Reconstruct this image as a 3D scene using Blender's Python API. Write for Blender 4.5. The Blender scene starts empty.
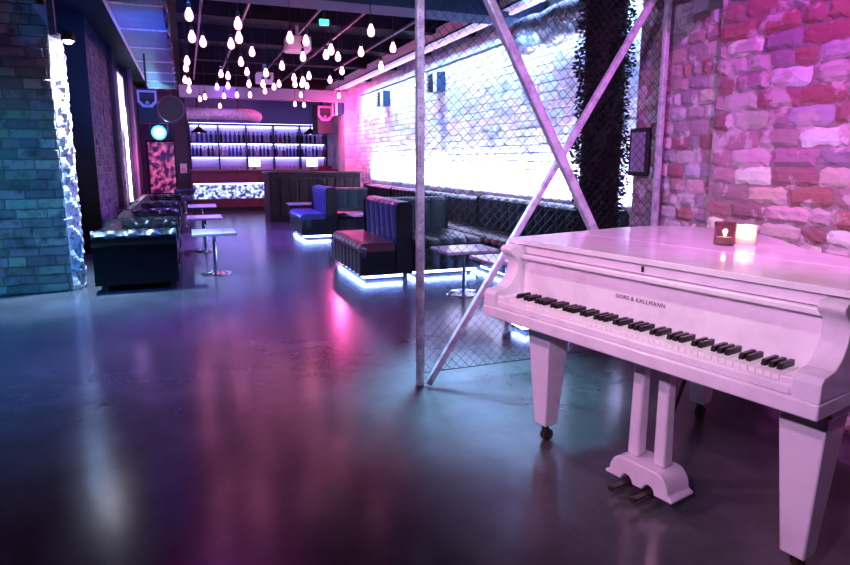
import bpy, math, random
from mathutils import Vector, Matrix
random.seed(7)
PI = math.pi
S = bpy.context.scene
COL = S.collection
# ------------------------------------------------------------ camera, world, light
cam = bpy.data.cameras.new('camera')
cam.sensor_width = 36; cam.lens = 615 / 850 * 36; cam.shift_y = -15.0 / 850; cam.clip_start = 0.05
co = bpy.data.objects.new('camera', cam); COL.objects.link(co)
co.location = (0, 0, 1.31); co.rotation_euler = (PI / 2 - 0.173, 0, -0.3656)
S.camera = co
S.view_settings.view_transform = 'Standard'; S.view_settings.look = 'None'
S.view_settings.gamma = 1; S.view_settings.use_curve_mapping = False
S.view_settings.exposure = 0.0
w = bpy.data.worlds.new('night'); S.world = w; w.use_nodes = True
w.node_tree.nodes['Background'].inputs[0].default_value = (0.02, 0.012, 0.035, 1)
w.node_tree.nodes['Background'].inputs[1].default_value = 0.04

def aim(o, d):
    o.rotation_euler = Vector(d).to_track_quat('-Z', 'Y').to_euler()
def spot(name, loc, target, power, color, size=60, blend=.5, r=.05):
    l = bpy.data.lights.new(name, 'SPOT'); l.energy = power; l.color = color
    l.spot_size = math.radians(size); l.spot_blend = blend; l.shadow_soft_size = r
    o = bpy.data.objects.new(name, l); COL.objects.link(o); o.location = loc
    aim(o, Vector(target) - Vector(loc)); return o
def area(name, loc, d, sx, sy, power, color, spread=180):
    l = bpy.data.lights.new(name, 'AREA'); l.shape = 'RECTANGLE'; l.size = sx; l.size_y = sy
    l.energy = power; l.color = color; l.spread = math.radians(spread)
    o = bpy.data.objects.new(name, l); COL.objects.link(o); o.location = loc
    aim(o, d); return o
def point(name, loc, power, color, r=.05):
    l = bpy.data.lights.new(name, 'POINT'); l.energy = power; l.color = color; l.shadow_soft_size = r
    o = bpy.data.objects.new(name, l); COL.objects.link(o); o.location = loc; return o

# near room: magenta and violet spots, plus an added fence fill
spot('magenta_spot', (-0.9, 2.7, 2.2), (1.55, 2.2, 0.75), 165, (1, 0.412, 0.8), 52, .7)
spot('violet_spot', (-0.7, 0.1, 2.0), (1.65, 1.75, 0.80), 190, (0.868, 0.516, 1), 48, .7)
spot('lid_spot', (0.9, 0.9, 3.1), (2.0, 2.0, 0.95), 125, (1, 0.92, 0.896), 46, .8)
spot('wall_magenta_spot', (1.6, 1.2, 3.12), (3.0, 2.35, 1.5), 225, (0.933, 0.142, 1), 88, .5, .02)
spot('cyan_spot', (-1.6, 3.6, 2.4), (-1.7, 7.0, 0.75), 250, (0, 0.46, 1), 48, 1)
spot('fence_lilac_fill', (0.5, 1.2, 2.3), (1.75, 3.2, 1.7), 210, (0.667, 0.548, 1), 60, .8)  # unseen lamp added to brighten the fence posts and braces
spot('fence_teal_spot', (2.0, 4.4, 3.1), (1.55, 3.05, 0), 3500, (0.257, 0.7, 1), 30, 1, .3)
# lounge: unseen coloured spots over the aisle, no fixtures modelled
spot('aisle_blue_spot', (0.1, 6.2, 3.1), (0.3, 6.8, 0), 1200, (0.0167, 0.192, 1), 95, 1, .5)  # unseen spot, placed so its floor reflection stays out of frame
spot('aisle_violet_spot', (0.8, 10.5, 3.1), (0.7, 10.5, 0), 2300, (0.304, 0.13, 1), 100, 1, .5)
spot('aisle_far_spot', (0.9, 14.6, 3.1), (0.9, 14.2, 0), 900, (0.333, 0.1, 1), 95, .9, .5)
spot('aisle_left_spot', (-1.6, 4.4, 3.1), (-1.0, 4.8, 0), 650, (0, 0.292, 1), 78, 1, .5)
spot('aisle_near_spot', (0.2, 5.6, 3.1), (0.55, 4.6, 0), 400, (1, 0, 0.75), 75, 1, .5)
spot('seat_red_spot', (1.0, 5.2, 3.0), (1.85, 7.0, 0.45), 110, (1, .05, .16), 22, .8)
spot('seat_blue_spot', (0.9, 8.9, 2.9), (2.2, 11.0, 0.7), 110, (.1, .2, 1), 50, .8)
spot('bar_magenta_spot', (1.6, 14.8, 3.0), (1.8, 16.8, 0.6), 110, (1, .06, .35), 75, .8)
# right lounge wall: washed from battens under the tray and behind the seat backs
area('wall_wash_top', (3.54, 8.9, 2.84), (.9, 0, -1.0), 10.4, .05, 190, (0.289, 0.526, 1), 120)
area('wall_wash_low', (3.74, 8.9, 0.875), (.75, 0, 1.0), 9.2, .05, 310, (0.565, 0.581, 1), 110)
point('pink_column_light', (3.30, 14.35, 2.1), 120, (1, 0.1, 0.417), .08)
spot('duct_blue_spot', (-0.45, 6.9, 1.6), (-0.40, 9.5, 2.9), 420, (.0, .14, 1), 80, 1)
spot('silver_duct_spot', (2.7, 6.2, 2.0), (3.5, 5.3, 2.75), 420, (0.214, 0.452, 1), 70, 1)

# ------------------------------------------------------------ materials
def mat(name, col, rough=.5, metal=0, emit=None, es=0, noise=None, bump=0, bscale=40, coat=0, alpha=None, trans=0, ior=1.45, attr=None, spec=.5):
    m = bpy.data.materials.new(name); m.use_nodes = True
    nt = m.node_tree; b = nt.nodes['Principled BSDF']
    def I(n, v): b.inputs[n].default_value = v
    I('Base Color', (*col, 1)); I('Roughness', rough); I('Metallic', metal); I('IOR', ior)
    I('Coat Weight', coat); I('Transmission Weight', trans); I('Specular IOR Level', spec)
    if emit: I('Emission Color', (*emit, 1)); I('Emission Strength', es)
    tc = nt.nodes.new('ShaderNodeTexCoord')
    def N(scale, det=4, r=.6):
        n = nt.nodes.new('ShaderNodeTexNoise'); n.inputs['Scale'].default_value = scale
        n.inputs['Detail'].default_value = det; n.inputs['Roughness'].default_value = r
        nt.links.new(tc.outputs['Object'], n.inputs['Vector']); return n
    src = None
    if attr:
        a = nt.nodes.new('ShaderNodeAttribute'); a.attribute_name = attr; src = a.outputs['Color']
        nt.links.new(src, b.inputs['Base Color'])
    if noise:
        sc, col2, lo, hi = noise
        n = N(sc); r = nt.nodes.new('ShaderNodeMapRange')
        r.inputs['From Min'].default_value = lo; r.inputs['From Max'].default_value = hi
        nt.links.new(n.outputs['Fac'], r.inputs['Value'])
        mx = nt.nodes.new('ShaderNodeMix'); mx.data_type = 'RGBA'
        mx.inputs[6].default_value = (*col, 1); mx.inputs[7].default_value = (*col2, 1)
        if src: nt.links.new(src, mx.inputs[6])
        nt.links.new(r.outputs['Result'], mx.inputs[0]); nt.links.new(mx.outputs[2], b.inputs['Base Color'])
    if bump:
        n = N(bscale, 5); bp = nt.nodes.new('ShaderNodeBump'); bp.inputs['Strength'].default_value = bump
        bp.inputs['Distance'].default_value = .01
        nt.links.new(n.outputs['Fac'], bp.inputs['Height']); nt.links.new(bp.outputs['Normal'], b.inputs['Normal'])
    return m

M = {}
M['white_lacquer'] = mat('white_lacquer', (.90, .84, .88), .16, noise=(9, (.78, .70, .76), .45, .75), coat=.5)
M['key_white'] = mat('key_white', (.85, .80, .80), .3)
M['key_black'] = mat('key_black', (.008, .006, .008), .35)
M['black'] = mat('black', (.012, .012, .014), .55)
M['brass'] = mat('dark_brass', (.07, .05, .04), .4, .6)
M['leather'] = mat('black_leather', (.005, .005, .007), .34, coat=.12, spec=.35, bump=.12, bscale=180)
M['leather_red'] = mat('oxblood_leather', (.10, .02, .03), .35, coat=.4, bump=.12, bscale=180)
M['leather_blue'] = mat('blue_leather', (.03, .05, .20), .33, coat=.4, bump=.12, bscale=180)
M['leather_teal'] = mat('bottle_green_leather', (.006, .028, .032), .4, coat=.15, bump=.12, bscale=180)
M['dark_wood'] = mat('dark_wood', (.022, .010, .012), .75, noise=(6, (.014, .007, .008), .4, .7), bump=.15, bscale=30)
M['bar_wood'] = mat('bar_wood', (.17, .035, .06), .4, noise=(5, (.10, .02, .035), .4, .7))
M['steel'] = mat('galvanised_steel', (.78, .74, .80), .45, .2, noise=(14, (.40, .36, .44), .4, .65), bump=.1, bscale=60)
M['purple_steel'] = mat('painted_steel', (.62, .56, .66), .45, .2, noise=(20, (.34, .27, .38), .45, .7))
M['wire'] = mat('fence_wire', (.018, .015, .022), .6, .0, spec=.2)
M['duct'] = mat('blue_lit_duct_metal', (.06, .13, .30), .5, .0, noise=(4, (.04, .09, .22), .4, .65), bump=.35, bscale=3.5)  # silver duct; the blue light on it is put into the base colour
M['foil'] = mat('crumpled_foil', (.75, .76, .82), .25, .95, bump=1.0, bscale=30)
M['white_metal'] = mat('white_metal', (.75, .72, .78), .4)
M['table'] = mat('pale_tabletop', (.62, .58, .66), .22, coat=.4)
M['chrome'] = mat('chrome', (.7, .7, .75), .15, 1)
M['ceiling'] = mat('black_painted_ceiling', (.008, .006, .009), .85, bump=.3, bscale=8)
M['joist'] = mat('dark_joist', (.010, .006, .012), .9, spec=.2)
M['soffit'] = mat('pale_soffit', (.30, .26, .34), .5)
M['conduit'] = mat('grey_conduit', (.10, .08, .12), .4, .3)
M['leaf'] = mat('dark_leaf', (.005, .010, .006), .7, noise=(10, (.003, .006, .004), .4, .6))
M['stem'] = mat('stem', (.006, .006, .005), .8)
M['plaster_dark'] = mat('dark_plaster', (.05, .035, .06), .8, bump=.3, bscale=12)
M['plaster_violet'] = mat('violet_plaster', (.22, .14, .28), .8, bump=.3, bscale=12)
M['rough_white'] = mat('whitewashed_rubble', (.80, .78, .82), .85, noise=(22, (.25, .22, .30), .52, .62), bump=1.2, bscale=28)
M['led_blue'] = mat('blue_white_led', (.5, .6, 1), .4, emit=(.22, .36, 1), es=36)
M['led_shelf'] = mat('violet_white_led', (.6, .6, 1), .4, emit=(.32, .32, 1), es=13)
M['led_white'] = mat('white_led', (.8, .8, 1), .4, emit=(.72, .70, 1), es=30)
M['led_violet'] = mat('violet_led', (.8, .6, 1), .4, emit=(.62, .36, 1), es=8)
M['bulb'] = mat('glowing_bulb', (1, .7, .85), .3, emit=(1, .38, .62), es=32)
def bulb_mat(m):  # glow falloff put into the emission colour: bright core, pink rim
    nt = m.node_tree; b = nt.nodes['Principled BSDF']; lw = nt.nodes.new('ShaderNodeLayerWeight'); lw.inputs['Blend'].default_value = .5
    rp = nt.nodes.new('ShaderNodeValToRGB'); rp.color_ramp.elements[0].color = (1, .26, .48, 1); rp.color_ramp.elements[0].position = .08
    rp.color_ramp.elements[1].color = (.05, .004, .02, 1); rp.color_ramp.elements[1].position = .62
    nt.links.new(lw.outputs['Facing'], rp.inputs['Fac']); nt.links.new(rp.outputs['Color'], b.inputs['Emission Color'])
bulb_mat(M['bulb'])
M['filament'] = mat('bulb_core', (1, .9, .9), .3, emit=(1, .75, .82), es=30)
M['screen'] = mat('lit_screen', (.9, .9, 1), .3, emit=(.85, .80, 1), es=2.2)
M['green'] = mat('green_exit_lamp', (.1, .8, .5), .3, emit=(.05, 1, .55), es=2.5)
M['cyan_lamp'] = mat('cyan_lamp', (.7, 1, 1), .3, emit=(.45, .95, 1), es=60)
M['flame'] = mat('candle_flame', (1, .8, .5), .3, emit=(1, .68, .36), es=35)
M['wax'] = mat('candle_wax', (.9, .8, .7), .5, emit=(1, .55, .35), es=.35)  # candle glow put into the wax as emission
M['glass_dark'] = mat('smoked_glass', (.42, .22, .30), .08, trans=.9)
M['glass_clear'] = mat('frosted_glass', (1, .9, .85), .25, trans=.6, emit=(1, .70, .55), es=.12)  # faint emission stands in for candlelight filling the glass
M['bottle_a'] = mat('dark_bottle_glass', (.02, .03, .07), .1, coat=.5)
M['bottle_b'] = mat('blue_bottle_glass', (.05, .08, .42), .1, coat=.5)
M['bottle_c'] = mat('red_bottle_glass', (.45, .04, .12), .15, coat=.5)
M['bottle_d'] = mat('pale_bottle_glass', (.55, .52, .75), .1, coat=.5)
M['shelf_back'] = mat('shelf_back_board', (.62, .58, .82), .6)
M['speaker_ring'] = mat('grey_speaker_grille', (.52, .50, .62), .45)
M['pink_ring'] = mat('pink_speaker_grille', (.85, .25, .50), .5)
M['mortar'] = mat('mortar', (.33, .27, .30), .9, bump=.6, bscale=40)
M['brick'] = mat('brick', (.4, .15, .12), .82, attr='bc', noise=(6, (.62, .50, .58), .54, .60), bump=1.0, bscale=34)
M['brick_white'] = mat('painted_brick', (.8, .8, .85), .8, attr='bc', noise=(2.2, (.30, .34, .55), .56, .68), bump=.7, bscale=26)
M['brick_dark'] = mat('old_brick', (.3, .2, .18), .85, attr='bc', noise=(7, (.16, .13, .13), .48, .66), bump=1.0, bscale=24)

def floor_mat():
    m = bpy.data.materials.new('polished_concrete'); m.use_nodes = True; nt = m.node_tree; b = nt.nodes['Principled BSDF']
    tc = nt.nodes.new('ShaderNodeTexCoord')
    def N(s, d=6):
        n = nt.nodes.new('ShaderNodeTexNoise'); n.inputs['Scale'].default_value = s; n.inputs['Detail'].default_value = d
        n.inputs['Roughness'].default_value = .65; nt.links.new(tc.outputs['Object'], n.inputs['Vector']); return n
    a = N(1.3); r = nt.nodes.new('ShaderNodeValToRGB')
    r.color_ramp.elements[0].position = .35; r.color_ramp.elements[0].color = (.058, .058, .064, 1)
    r.color_ramp.elements[1].position = .70; r.color_ramp.elements[1].color = (.12, .115, .13, 1)
    nt.links.new(a.outputs['Fac'], r.inputs['Fac'])
    c = N(30, 8); mx = nt.nodes.new('ShaderNodeMix'); mx.data_type = 'RGBA'; mx.blend_type = 'MULTIPLY'; mx.inputs[0].default_value = .3
    nt.links.new(r.outputs['Color'], mx.inputs[6]); nt.links.new(c.outputs['Fac'], mx.inputs[7])
    nt.links.new(mx.outputs[2], b.inputs['Base Color'])
    d = N(5, 6); mr = nt.nodes.new('ShaderNodeMapRange'); mr.inputs['To Min'].default_value = .15; mr.inputs['To Max'].default_value = .24
    b.inputs['Specular IOR Level'].default_value = .42; nt.links.new(d.outputs['Fac'], mr.inputs['Value']); nt.links.new(mr.outputs['Result'], b.inputs['Roughness'])
    bp = nt.nodes.new('ShaderNodeBump'); bp.inputs['Strength'].default_value = .0; bp.inputs['Distance'].default_value = .01
    e = N(45, 6); nt.links.new(e.outputs['Fac'], bp.inputs['Height']); nt.links.new(bp.outputs['Normal'], b.inputs['Normal'])
    return m
M['floor'] = floor_mat()

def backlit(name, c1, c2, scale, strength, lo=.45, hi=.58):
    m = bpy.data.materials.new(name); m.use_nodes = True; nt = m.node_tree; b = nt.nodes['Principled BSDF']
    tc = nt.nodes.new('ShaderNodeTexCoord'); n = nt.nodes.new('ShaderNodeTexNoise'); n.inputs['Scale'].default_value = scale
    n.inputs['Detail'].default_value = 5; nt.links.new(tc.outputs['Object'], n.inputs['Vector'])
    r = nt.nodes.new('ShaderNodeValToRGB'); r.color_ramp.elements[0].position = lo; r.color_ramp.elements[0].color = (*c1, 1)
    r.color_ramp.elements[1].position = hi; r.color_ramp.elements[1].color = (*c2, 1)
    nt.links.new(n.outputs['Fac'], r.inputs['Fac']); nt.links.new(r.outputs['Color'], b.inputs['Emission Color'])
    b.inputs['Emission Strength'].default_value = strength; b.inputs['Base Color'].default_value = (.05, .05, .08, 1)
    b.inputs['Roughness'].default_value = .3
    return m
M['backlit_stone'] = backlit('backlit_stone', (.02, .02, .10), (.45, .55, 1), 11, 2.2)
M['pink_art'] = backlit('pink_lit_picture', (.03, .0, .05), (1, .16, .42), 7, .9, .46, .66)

# ------------------------------------------------------------ mesh builder
class B:
    def __init__(s): s.v = []; s.f = []; s.c = None
    def add(s, vs, fs):
        k = len(s.v); s.v += [tuple(p) for p in vs]; s.f += [tuple(i + k for i in f) for f in fs]; return s
    def box(s, x0, x1, y0, y1, z0, z1):
        return s.add([(x0, y0, z0), (x1, y0, z0), (x1, y1, z0), (x0, y1, z0), (x0, y0, z1), (x1, y0, z1), (x1, y1, z1), (x0, y1, z1)],
                     [(0, 3, 2, 1), (4, 5, 6, 7), (0, 1, 5, 4), (1, 2, 6, 5), (2, 3, 7, 6), (3, 0, 4, 7)])
    def bar(s, a, b, w, h, up=(0, 0, 1), w2=None, h2=None):   # rectangular bar between two points
        a, b = Vector(a), Vector(b); d = (b - a).normalized(); u = Vector(up)
        if abs(d.dot(u)) > .98: u = Vector((0, 1, 0))
        r = d.cross(u).normalized(); u = r.cross(d); w2 = w if w2 is None else w2; h2 = h if h2 is None else h2
        P = []
        for p, ww, hh in ((a, w, h), (b, w2, h2)):
            for i, j in ((-1, -1), (1, -1), (1, 1), (-1, 1)): P.append(p + r * ww / 2 * i + u * hh / 2 * j)
        return s.add(P, [(0, 1, 2, 3), (4, 7, 6, 5), (0, 4, 5, 1), (1, 5, 6, 2), (2, 6, 7, 3), (3, 7, 4, 0)])
    def tube(s, pts, r, n=8, cap=True, rs=None):
        pts = [Vector(p) for p in pts]; P = []; F = []
        prev = None
        for i, p in enumerate(pts):
            d = (pts[min(i + 1, len(pts) - 1)] - pts[max(i - 1, 0)]).normalized()
            if prev is None:
                u = Vector((0, 0, 1)) if abs(d.z) < .9 else Vector((1, 0, 0))
                prev = d.cross(u).normalized()
            a = (prev - d * prev.dot(d)).normalized(); prev = a; b = d.cross(a)
            rr = rs[i] if rs else r
            for k in range(n):
                t = 2 * PI * k / n; P.append(p + (a * math.cos(t) + b * math.sin(t)) * rr)
        for i in range(len(pts) - 1):
            for k in range(n):
                F.append((i * n + k, i * n + (k + 1) % n, (i + 1) * n + (k + 1) % n, (i + 1) * n + k))
        if cap: F.append(tuple(range(n))[::-1]); F.append(tuple((len(pts) - 1) * n + k for k in range(n)))
        return s.add(P, F)
    def lathe(s, prof, c=(0, 0, 0), n=20):
        P = []; F = []
        for r, z in prof:
            for k in range(n):
                t = 2 * PI * k / n; P.append((c[0] + r * math.cos(t), c[1] + r * math.sin(t), c[2] + z))
        for i in range(len(prof) - 1):
            for k in range(n): F.append((i * n + k, i * n + (k + 1) % n, (i + 1) * n + (k + 1) % n, (i + 1) * n + k))
        if prof[0][0] > 1e-6: F.append(tuple(range(n))[::-1])
        if prof[-1][0] > 1e-6: F.append(tuple((len(prof) - 1) * n + k for k in range(n)))
        return s.add(P, F)
    def prism(s, poly, z0, z1, ax='z'):
        n = len(poly)
        def m(p, h): return (p[0], p[1], h) if ax == 'z' else ((h, p[0], p[1]) if ax == 'x' else (p[0], h, p[1]))
        P = [m(p, z0) for p in poly] + [m(p, z1) for p in poly]
        F = [tuple(range(n))[::-1], tuple(range(n, 2 * n))] + [(i, (i + 1) % n, n + (i + 1) % n, n + i) for i in range(n)]
        return s.add(P, F)
    def grid(s, fn, nu, nv):
        P = [fn(i / nu, j / nv) for j in range(nv + 1) for i in range(nu + 1)]
        F = [(j * (nu + 1) + i, j * (nu + 1) + i + 1, (j + 1) * (nu + 1) + i + 1, (j + 1) * (nu + 1) + i) for j in range(nv) for i in range(nu)]
        return s.add(P, F)
    def done(s, name, m, parent=None, smooth=False, bevel=0, loc=None, seg=2):
        me = bpy.data.meshes.new(name); me.from_pydata([tuple(p) for p in s.v], [], s.f)
        me.validate(); me.update()
        if isinstance(m, str): m = M[m]
        me.materials.append(m)
        if s.c:
            at = me.color_attributes.new('bc', 'FLOAT_COLOR', 'POINT')
            for i, c in enumerate(s.c): at.data[i].color = (*c, 1)
        import bmesh
        bm = bmesh.new(); bm.from_mesh(me); bmesh.ops.recalc_face_normals(bm, faces=bm.faces); bm.to_mesh(me); bm.free()
        o = bpy.data.objects.new(name, me); COL.objects.link(o)
        if parent: o.parent = parent
        if loc: o.location = loc
        if bevel:
            md = o.modifiers.new('bevel', 'BEVEL'); md.width = bevel; md.segments = seg; md.limit_method = 'ANGLE'; md.angle_limit = math.radians(35)
            smooth = True
        if smooth:
            me.shade_smooth()
            if bevel or smooth == 'auto':
                try: me.set_sharp_from_angle(angle=math.radians(38))
                except Exception: pass
        return o

def tag(o, label, cat, group=None, kind=None):
    o['label'] = label; o['category'] = cat
    if group: o['group'] = group
    if kind: o['kind'] = kind
    return o
def thing(name, label, cat, loc=(0, 0, 0), rz=0, group=None):
    o = bpy.data.objects.new(name, None); COL.objects.link(o); o.location = loc; o.rotation_euler = (0, 0, rz)
    o.empty_display_size = .1
    return tag(o, label, cat, group)
def struct(name, b, m, label=None, **k):
    o = b.done(name, m, **k); o['kind'] = 'structure'; o['label'] = label or name.replace('_', ' '); return o
def dup(root, loc, rz=None, label=None, group=None, scale=None):
    r = root.copy(); COL.objects.link(r); r.location = loc
    if rz is not None: r.rotation_euler = (0, 0, rz)
    if scale: r.scale = scale
    if label: r['label'] = label
    if group: r['group'] = group
    for ch in list(root.children):
        c = ch.copy(); COL.objects.link(c); c.parent = r
        for g in list(ch.children):
            d = g.copy(); COL.objects.link(d); d.parent = c
    return r

# ------------------------------------------------------------ brick surfaces
def bricks(b, org, u, n, L, H, bw, bh, pal, jit=.004, gap=.010, skip=None, z0=0, rough=0):
    """irregular bricks on a plane: org = bottom corner, u = along, n = outward"""
    org, u, n = Vector(org), Vector(u), Vector(n); z = Vector((0, 0, 1))
    if b.c is None: b.c = []
    row = 0; zz = z0
    while zz < H - .01:
        h = min(bh * random.uniform(.92, 1.08), H - zz)
        x = -bw * random.uniform(0, .9)
        while x < L:
            wd = bw * random.choice([1, 1, 1, .95, .5, .55]) * random.uniform(.93, 1.07)
            a0, a1 = max(x, 0), min(x + wd, L); x += wd
            if a1 - a0 < .03: continue
            c = random.choices([p[0] for p in pal], [p[1] for p in pal])[0]
            c = [max(0, min(1, k * random.uniform(.82, 1.15))) for k in c]
            pr = random.uniform(0.006, .02); g = gap / 2
            if rough:
                nx, nz = max(2, int((a1 - a0) / .035)), 4; P = []; F = []
                ez = [random.uniform(-.006, .006) for _ in range(4)]
                for j in range(nz + 1):
                    for i in range(nx + 1):
                        s_, t_ = i / nx, j / nz; edge = i in (0, nx) or j in (0, nz); corner = i in (0, nx) and j in (0, nz)
                        x_ = a0 + g + (a1 - a0 - 2 * g) * s_ + random.uniform(-jit, jit) * .5 * edge; y_ = zz + g + (h - 2 * g) * t_ + random.uniform(-jit, jit) * .6 * edge
                        if corner: x_ += (.006 if i == 0 else -.006); y_ += (.005 if j == 0 else -.005)
                        P.append(org + u * x_ + z * y_ + n * ((.002 if edge else pr) + random.uniform(-.0025, .0025)))
                for j in range(nz):
                    for i in range(nx): F.append((j * (nx + 1) + i, j * (nx + 1) + i + 1, (j + 1) * (nx + 1) + i + 1, (j + 1) * (nx + 1) + i))
                b.add(P, F); b.c += [c] * len(P); continue
            back = [(a0 + g, zz + g), (a1 - g, zz + g), (a1 - g, zz + h - g), (a0 + g, zz + h - g)]
            e = .006; cs = []
            for (p, q), (sx, sy) in zip(back, ((1, 1), (-1, 1), (-1, -1), (1, -1))):
                cs.append((p + sx * e + random.uniform(-jit, jit), q + sy * e + random.uniform(-jit, jit)))
            P = [org + u * p + z * q for p, q in back] + [org + u * p + z * q + n * (pr + random.uniform(-.003, .003)) for p, q in cs]
            b.add(P, [(4, 5, 6, 7), (0, 1, 5, 4), (1, 2, 6, 5), (2, 3, 7, 6), (3, 0, 4, 7)])
            b.c += [c] * 8
        zz += h; row += 1
    return b
def cbox(b, c, *a):
    b.box(*a)
    if b.c is None: b.c = []
    b.c += [c] * 8

# ------------------------------------------------------------ room shell
CZ = 3.25
struct('floor', B().box(-5, 4.6, -3, 20, -.12, 0), 'floor', 'polished grey concrete floor with coloured light pools')
struct('ceiling', B().box(-5, 4.6, -3, 20, CZ, CZ + .12), 'ceiling', 'black painted ceiling')
struct('wall_behind', B().box(-5, 4.6, -3.1, -3, 0, CZ), 'plaster_dark', 'dark wall behind the photographer')
struct('wall_outer_left', B().box(-5.1, -5, -3, 20, 0, CZ), 'plaster_dark', 'dark wall on the far left')
struct('wall_back', B().box(-5, 4.6, 19.0, 19.1, 0, CZ), 'plaster_violet', 'violet wall behind the bar')

RED, MAU, PALE, WHT = (.36, .16, .19), (.40, .27, .33), (.58, .46, .54), (.85, .78, .84)
b = B(); cbox(b, (.33, .25, .29), 3.012, 3.95, -3, 3.66, 0, CZ); cbox(b, (.33, .25, .29), 2.915, 3.02, -3, 2.86, 0, CZ)
pal = [(RED, 5), (MAU, 3), (PALE, 2), (WHT, 1.2)]
bricks(b, (3.012, 2.86, 0), (0, 1, 0), (-1, 0, 0), .80, CZ, .15, .092, [(MAU, 5), (PALE, 3), (RED, 2)], gap=.006, jit=.006, rough=1)
bricks(b, (2.915, .5, 0), (0, 1, 0), (-1, 0, 0), 2.36, CZ, .25, .098, pal, jit=.014, gap=.008, rough=1)
bricks(b, (2.925, 2.86, 0), (1, 0, 0), (0, 1, 0), .09, CZ, .25, .095, pal)
struct('wall_right', b, 'brick', 'magenta lit brick wall with patches of pale paint beside the piano')
b = B(); cbox(b, (.55, .55, .6), 3.92, 4.1, 3.66, 19, 0, CZ)
bricks(b, (3.914, 3.7, 0), (0, 1, 0), (-1, 0, 0), 12.0, 3.0, .27, .1, [((.80, .78, .84), 6), ((.70, .68, .78), 2), ((.58, .56, .70), 1)], gap=.006, z0=.5)
struct('wall_lounge', b, 'brick_white', 'long white painted brick wall flooded with light above the booths')
# pink pilaster at the end of the white wall
b = B(); cbox(b, (.7, .6, .65), 3.62, 3.92, 14.9, 15.6, 0, CZ)
bricks(b, (3.62, 14.9, 0), (1, 0, 0), (0, -1, 0), .3, CZ, .27, .1, [((.75, .6, .65), 1)])
struct('wall_pilaster', b, 'brick_white', 'pink lit pilaster between white wall and bar')

# left pillar
TL = [((.34, .32, .32), 4), ((.24, .22, .22), 3), ((.46, .44, .44), 2)]
b = B(); cbox(b, (.22, .2, .2), -4.99, -1.15, 7.0, 7.5, 0, CZ)
bricks(b, (-4.2, 7.0, 0), (1, 0, 0), (0, -1, 0), 3.05, CZ, .27, .095, TL, jit=.008)
struct('wall_left_pillar', b, 'brick_dark', 'old brick pillar face under blue light')
b = B()
def rub(u, v):
    y = 7.0 + .42 * u; z = v * 2.52
    a = math.sin(z * 21 + 3 * math.sin(y * 17)) * .012 + math.sin(z * 47 + y * 31) * .006 + random.uniform(-.006, .006)
    e = 1 if 0 < u < 1 and 0 < v < 1 else 0
    return (-1.15 + .085 * math.sin(PI * u) ** .6 + a * e, y, z)
b.grid(rub, 14, 90)
struct('wall_left_pillar_edge', b, 'rough_white', 'rough white rubble edge of the pillar glaring under a lamp')
# door recess and left corridor wall
struct('wall_left_recess', B().box(-1.95, -1.85, 7.5, 9.9, 0, CZ), 'plaster_dark', 'dark recess behind the pillar')
b = B(); cbox(b, (.2, .16, .24), -1.6, -1.19, 9.9, 19, 0, CZ)
bricks(b, (-1.19, 9.9, 0), (0, 1, 0), (1, 0, 0), 4.2, CZ, .27, .1, [((.09, .065, .12), 3), ((.06, .045, .09), 2), ((.14, .11, .17), 1)])
struct('wall_left', b, 'brick_dark', 'violet lit brick wall of the corridor')
b = B().box(-1.17, -1.10, 12.4, 12.85, 0, CZ).box(-1.17, -1.08, 14.9, 15.2, 0, CZ)
struct('trim_1', b, 'plaster_dark', 'dark uprights on the corridor wall')
struct('wall_left_return', B().box(-1.9, -1.175, 9.78, 9.9, 0, CZ), 'black', 'black end of the corridor wall behind the pillar')
# door in the recess
d = B().box(-1.84, -1.78, 7.75, 8.75, 0, 2.15).done('door_1', mat('dark_red_door', (.05, .012, .02), .5), bevel=.006)
d['kind'] = 'structure'; d['label'] = 'dark red door in the recess'
B().tube([(-1.72, 7.9, .62), (-1.72, 8.35, .62)], .014).bar((-1.78, 7.95, .62), (-1.72, 7.95, .62), .02, .02).bar((-1.78, 8.3, .62), (-1.72, 8.3, .62), .02, .02).done('push_bar', 'chrome', d, smooth=True)
# window glowing on corridor wall
wv = B().box(-1.16, -1.11, 12.9, 14.1, 1.85, 2.95).box(-1.11, -1.08, 12.9, 12.96, 1.85, 2.95).box(-1.11, -1.08, 14.04, 14.1, 1.85, 2.95).box(-1.11, -1.08, 12.9, 14.1, 1.85, 1.9).box(-1.11, -1.08, 12.9, 14.1, 2.9, 2.95)
wo = wv.done('window_1', 'white_metal'); wo['kind'] = 'structure'; wo['label'] = 'violet glowing window high on the corridor wall'
B().box(-1.11, -1.10, 12.96, 14.04, 1.9, 2.9).done('pane', 'led_violet', wo)

# ceiling joists, beam
b = B().box(-4.9, 3.9, 6.35, 6.75, 2.86, CZ)
struct('trim_2', b, mat('blue_lit_beam', (.018, .05, .11), .8), 'deep dark ceiling beam across the room')  # blue light on the beam is put into its base colour
for i, y in enumerate((8.2, 9.9, 11.7, 13.5, 15.4)):
    struct('trim_%d' % (i + 3), B().box(0.0, 3.9, y, y + .16, 3.02, CZ), 'joist', 'dark ceiling joist')
b = B().box(-.05, 3.6, 14.6, 14.9, 2.66, 2.9)
struct('trim_8', b, 'soffit', 'pale soffit beam in front of the bar')
for i, (x, y0, y1, z) in enumerate([(.75, 6.9, 14, 3.0), (1.55, 6.9, 13, 3.02), (2.05, 6.9, 14.2, 3.0), (2.75, 6.9, 12, 3.0), (.25, 6.9, 14, 2.95)]):
    o = B().bar((x, y0, z), (x, y1, z), .026, .026).done('ceiling_conduit', 'conduit', bevel=.004)
    tag(o, ['thin pipe running along the ceiling above the central bulbs', 'thin pipe along the ceiling beside the first white box', 'thin pipe along the ceiling beside the green lamp',
            'thin pipe along the ceiling nearest the bright tray', 'thin pipe along the ceiling next to the wide metal duct'][i], 'pipe', 'ceiling pipes')

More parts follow.
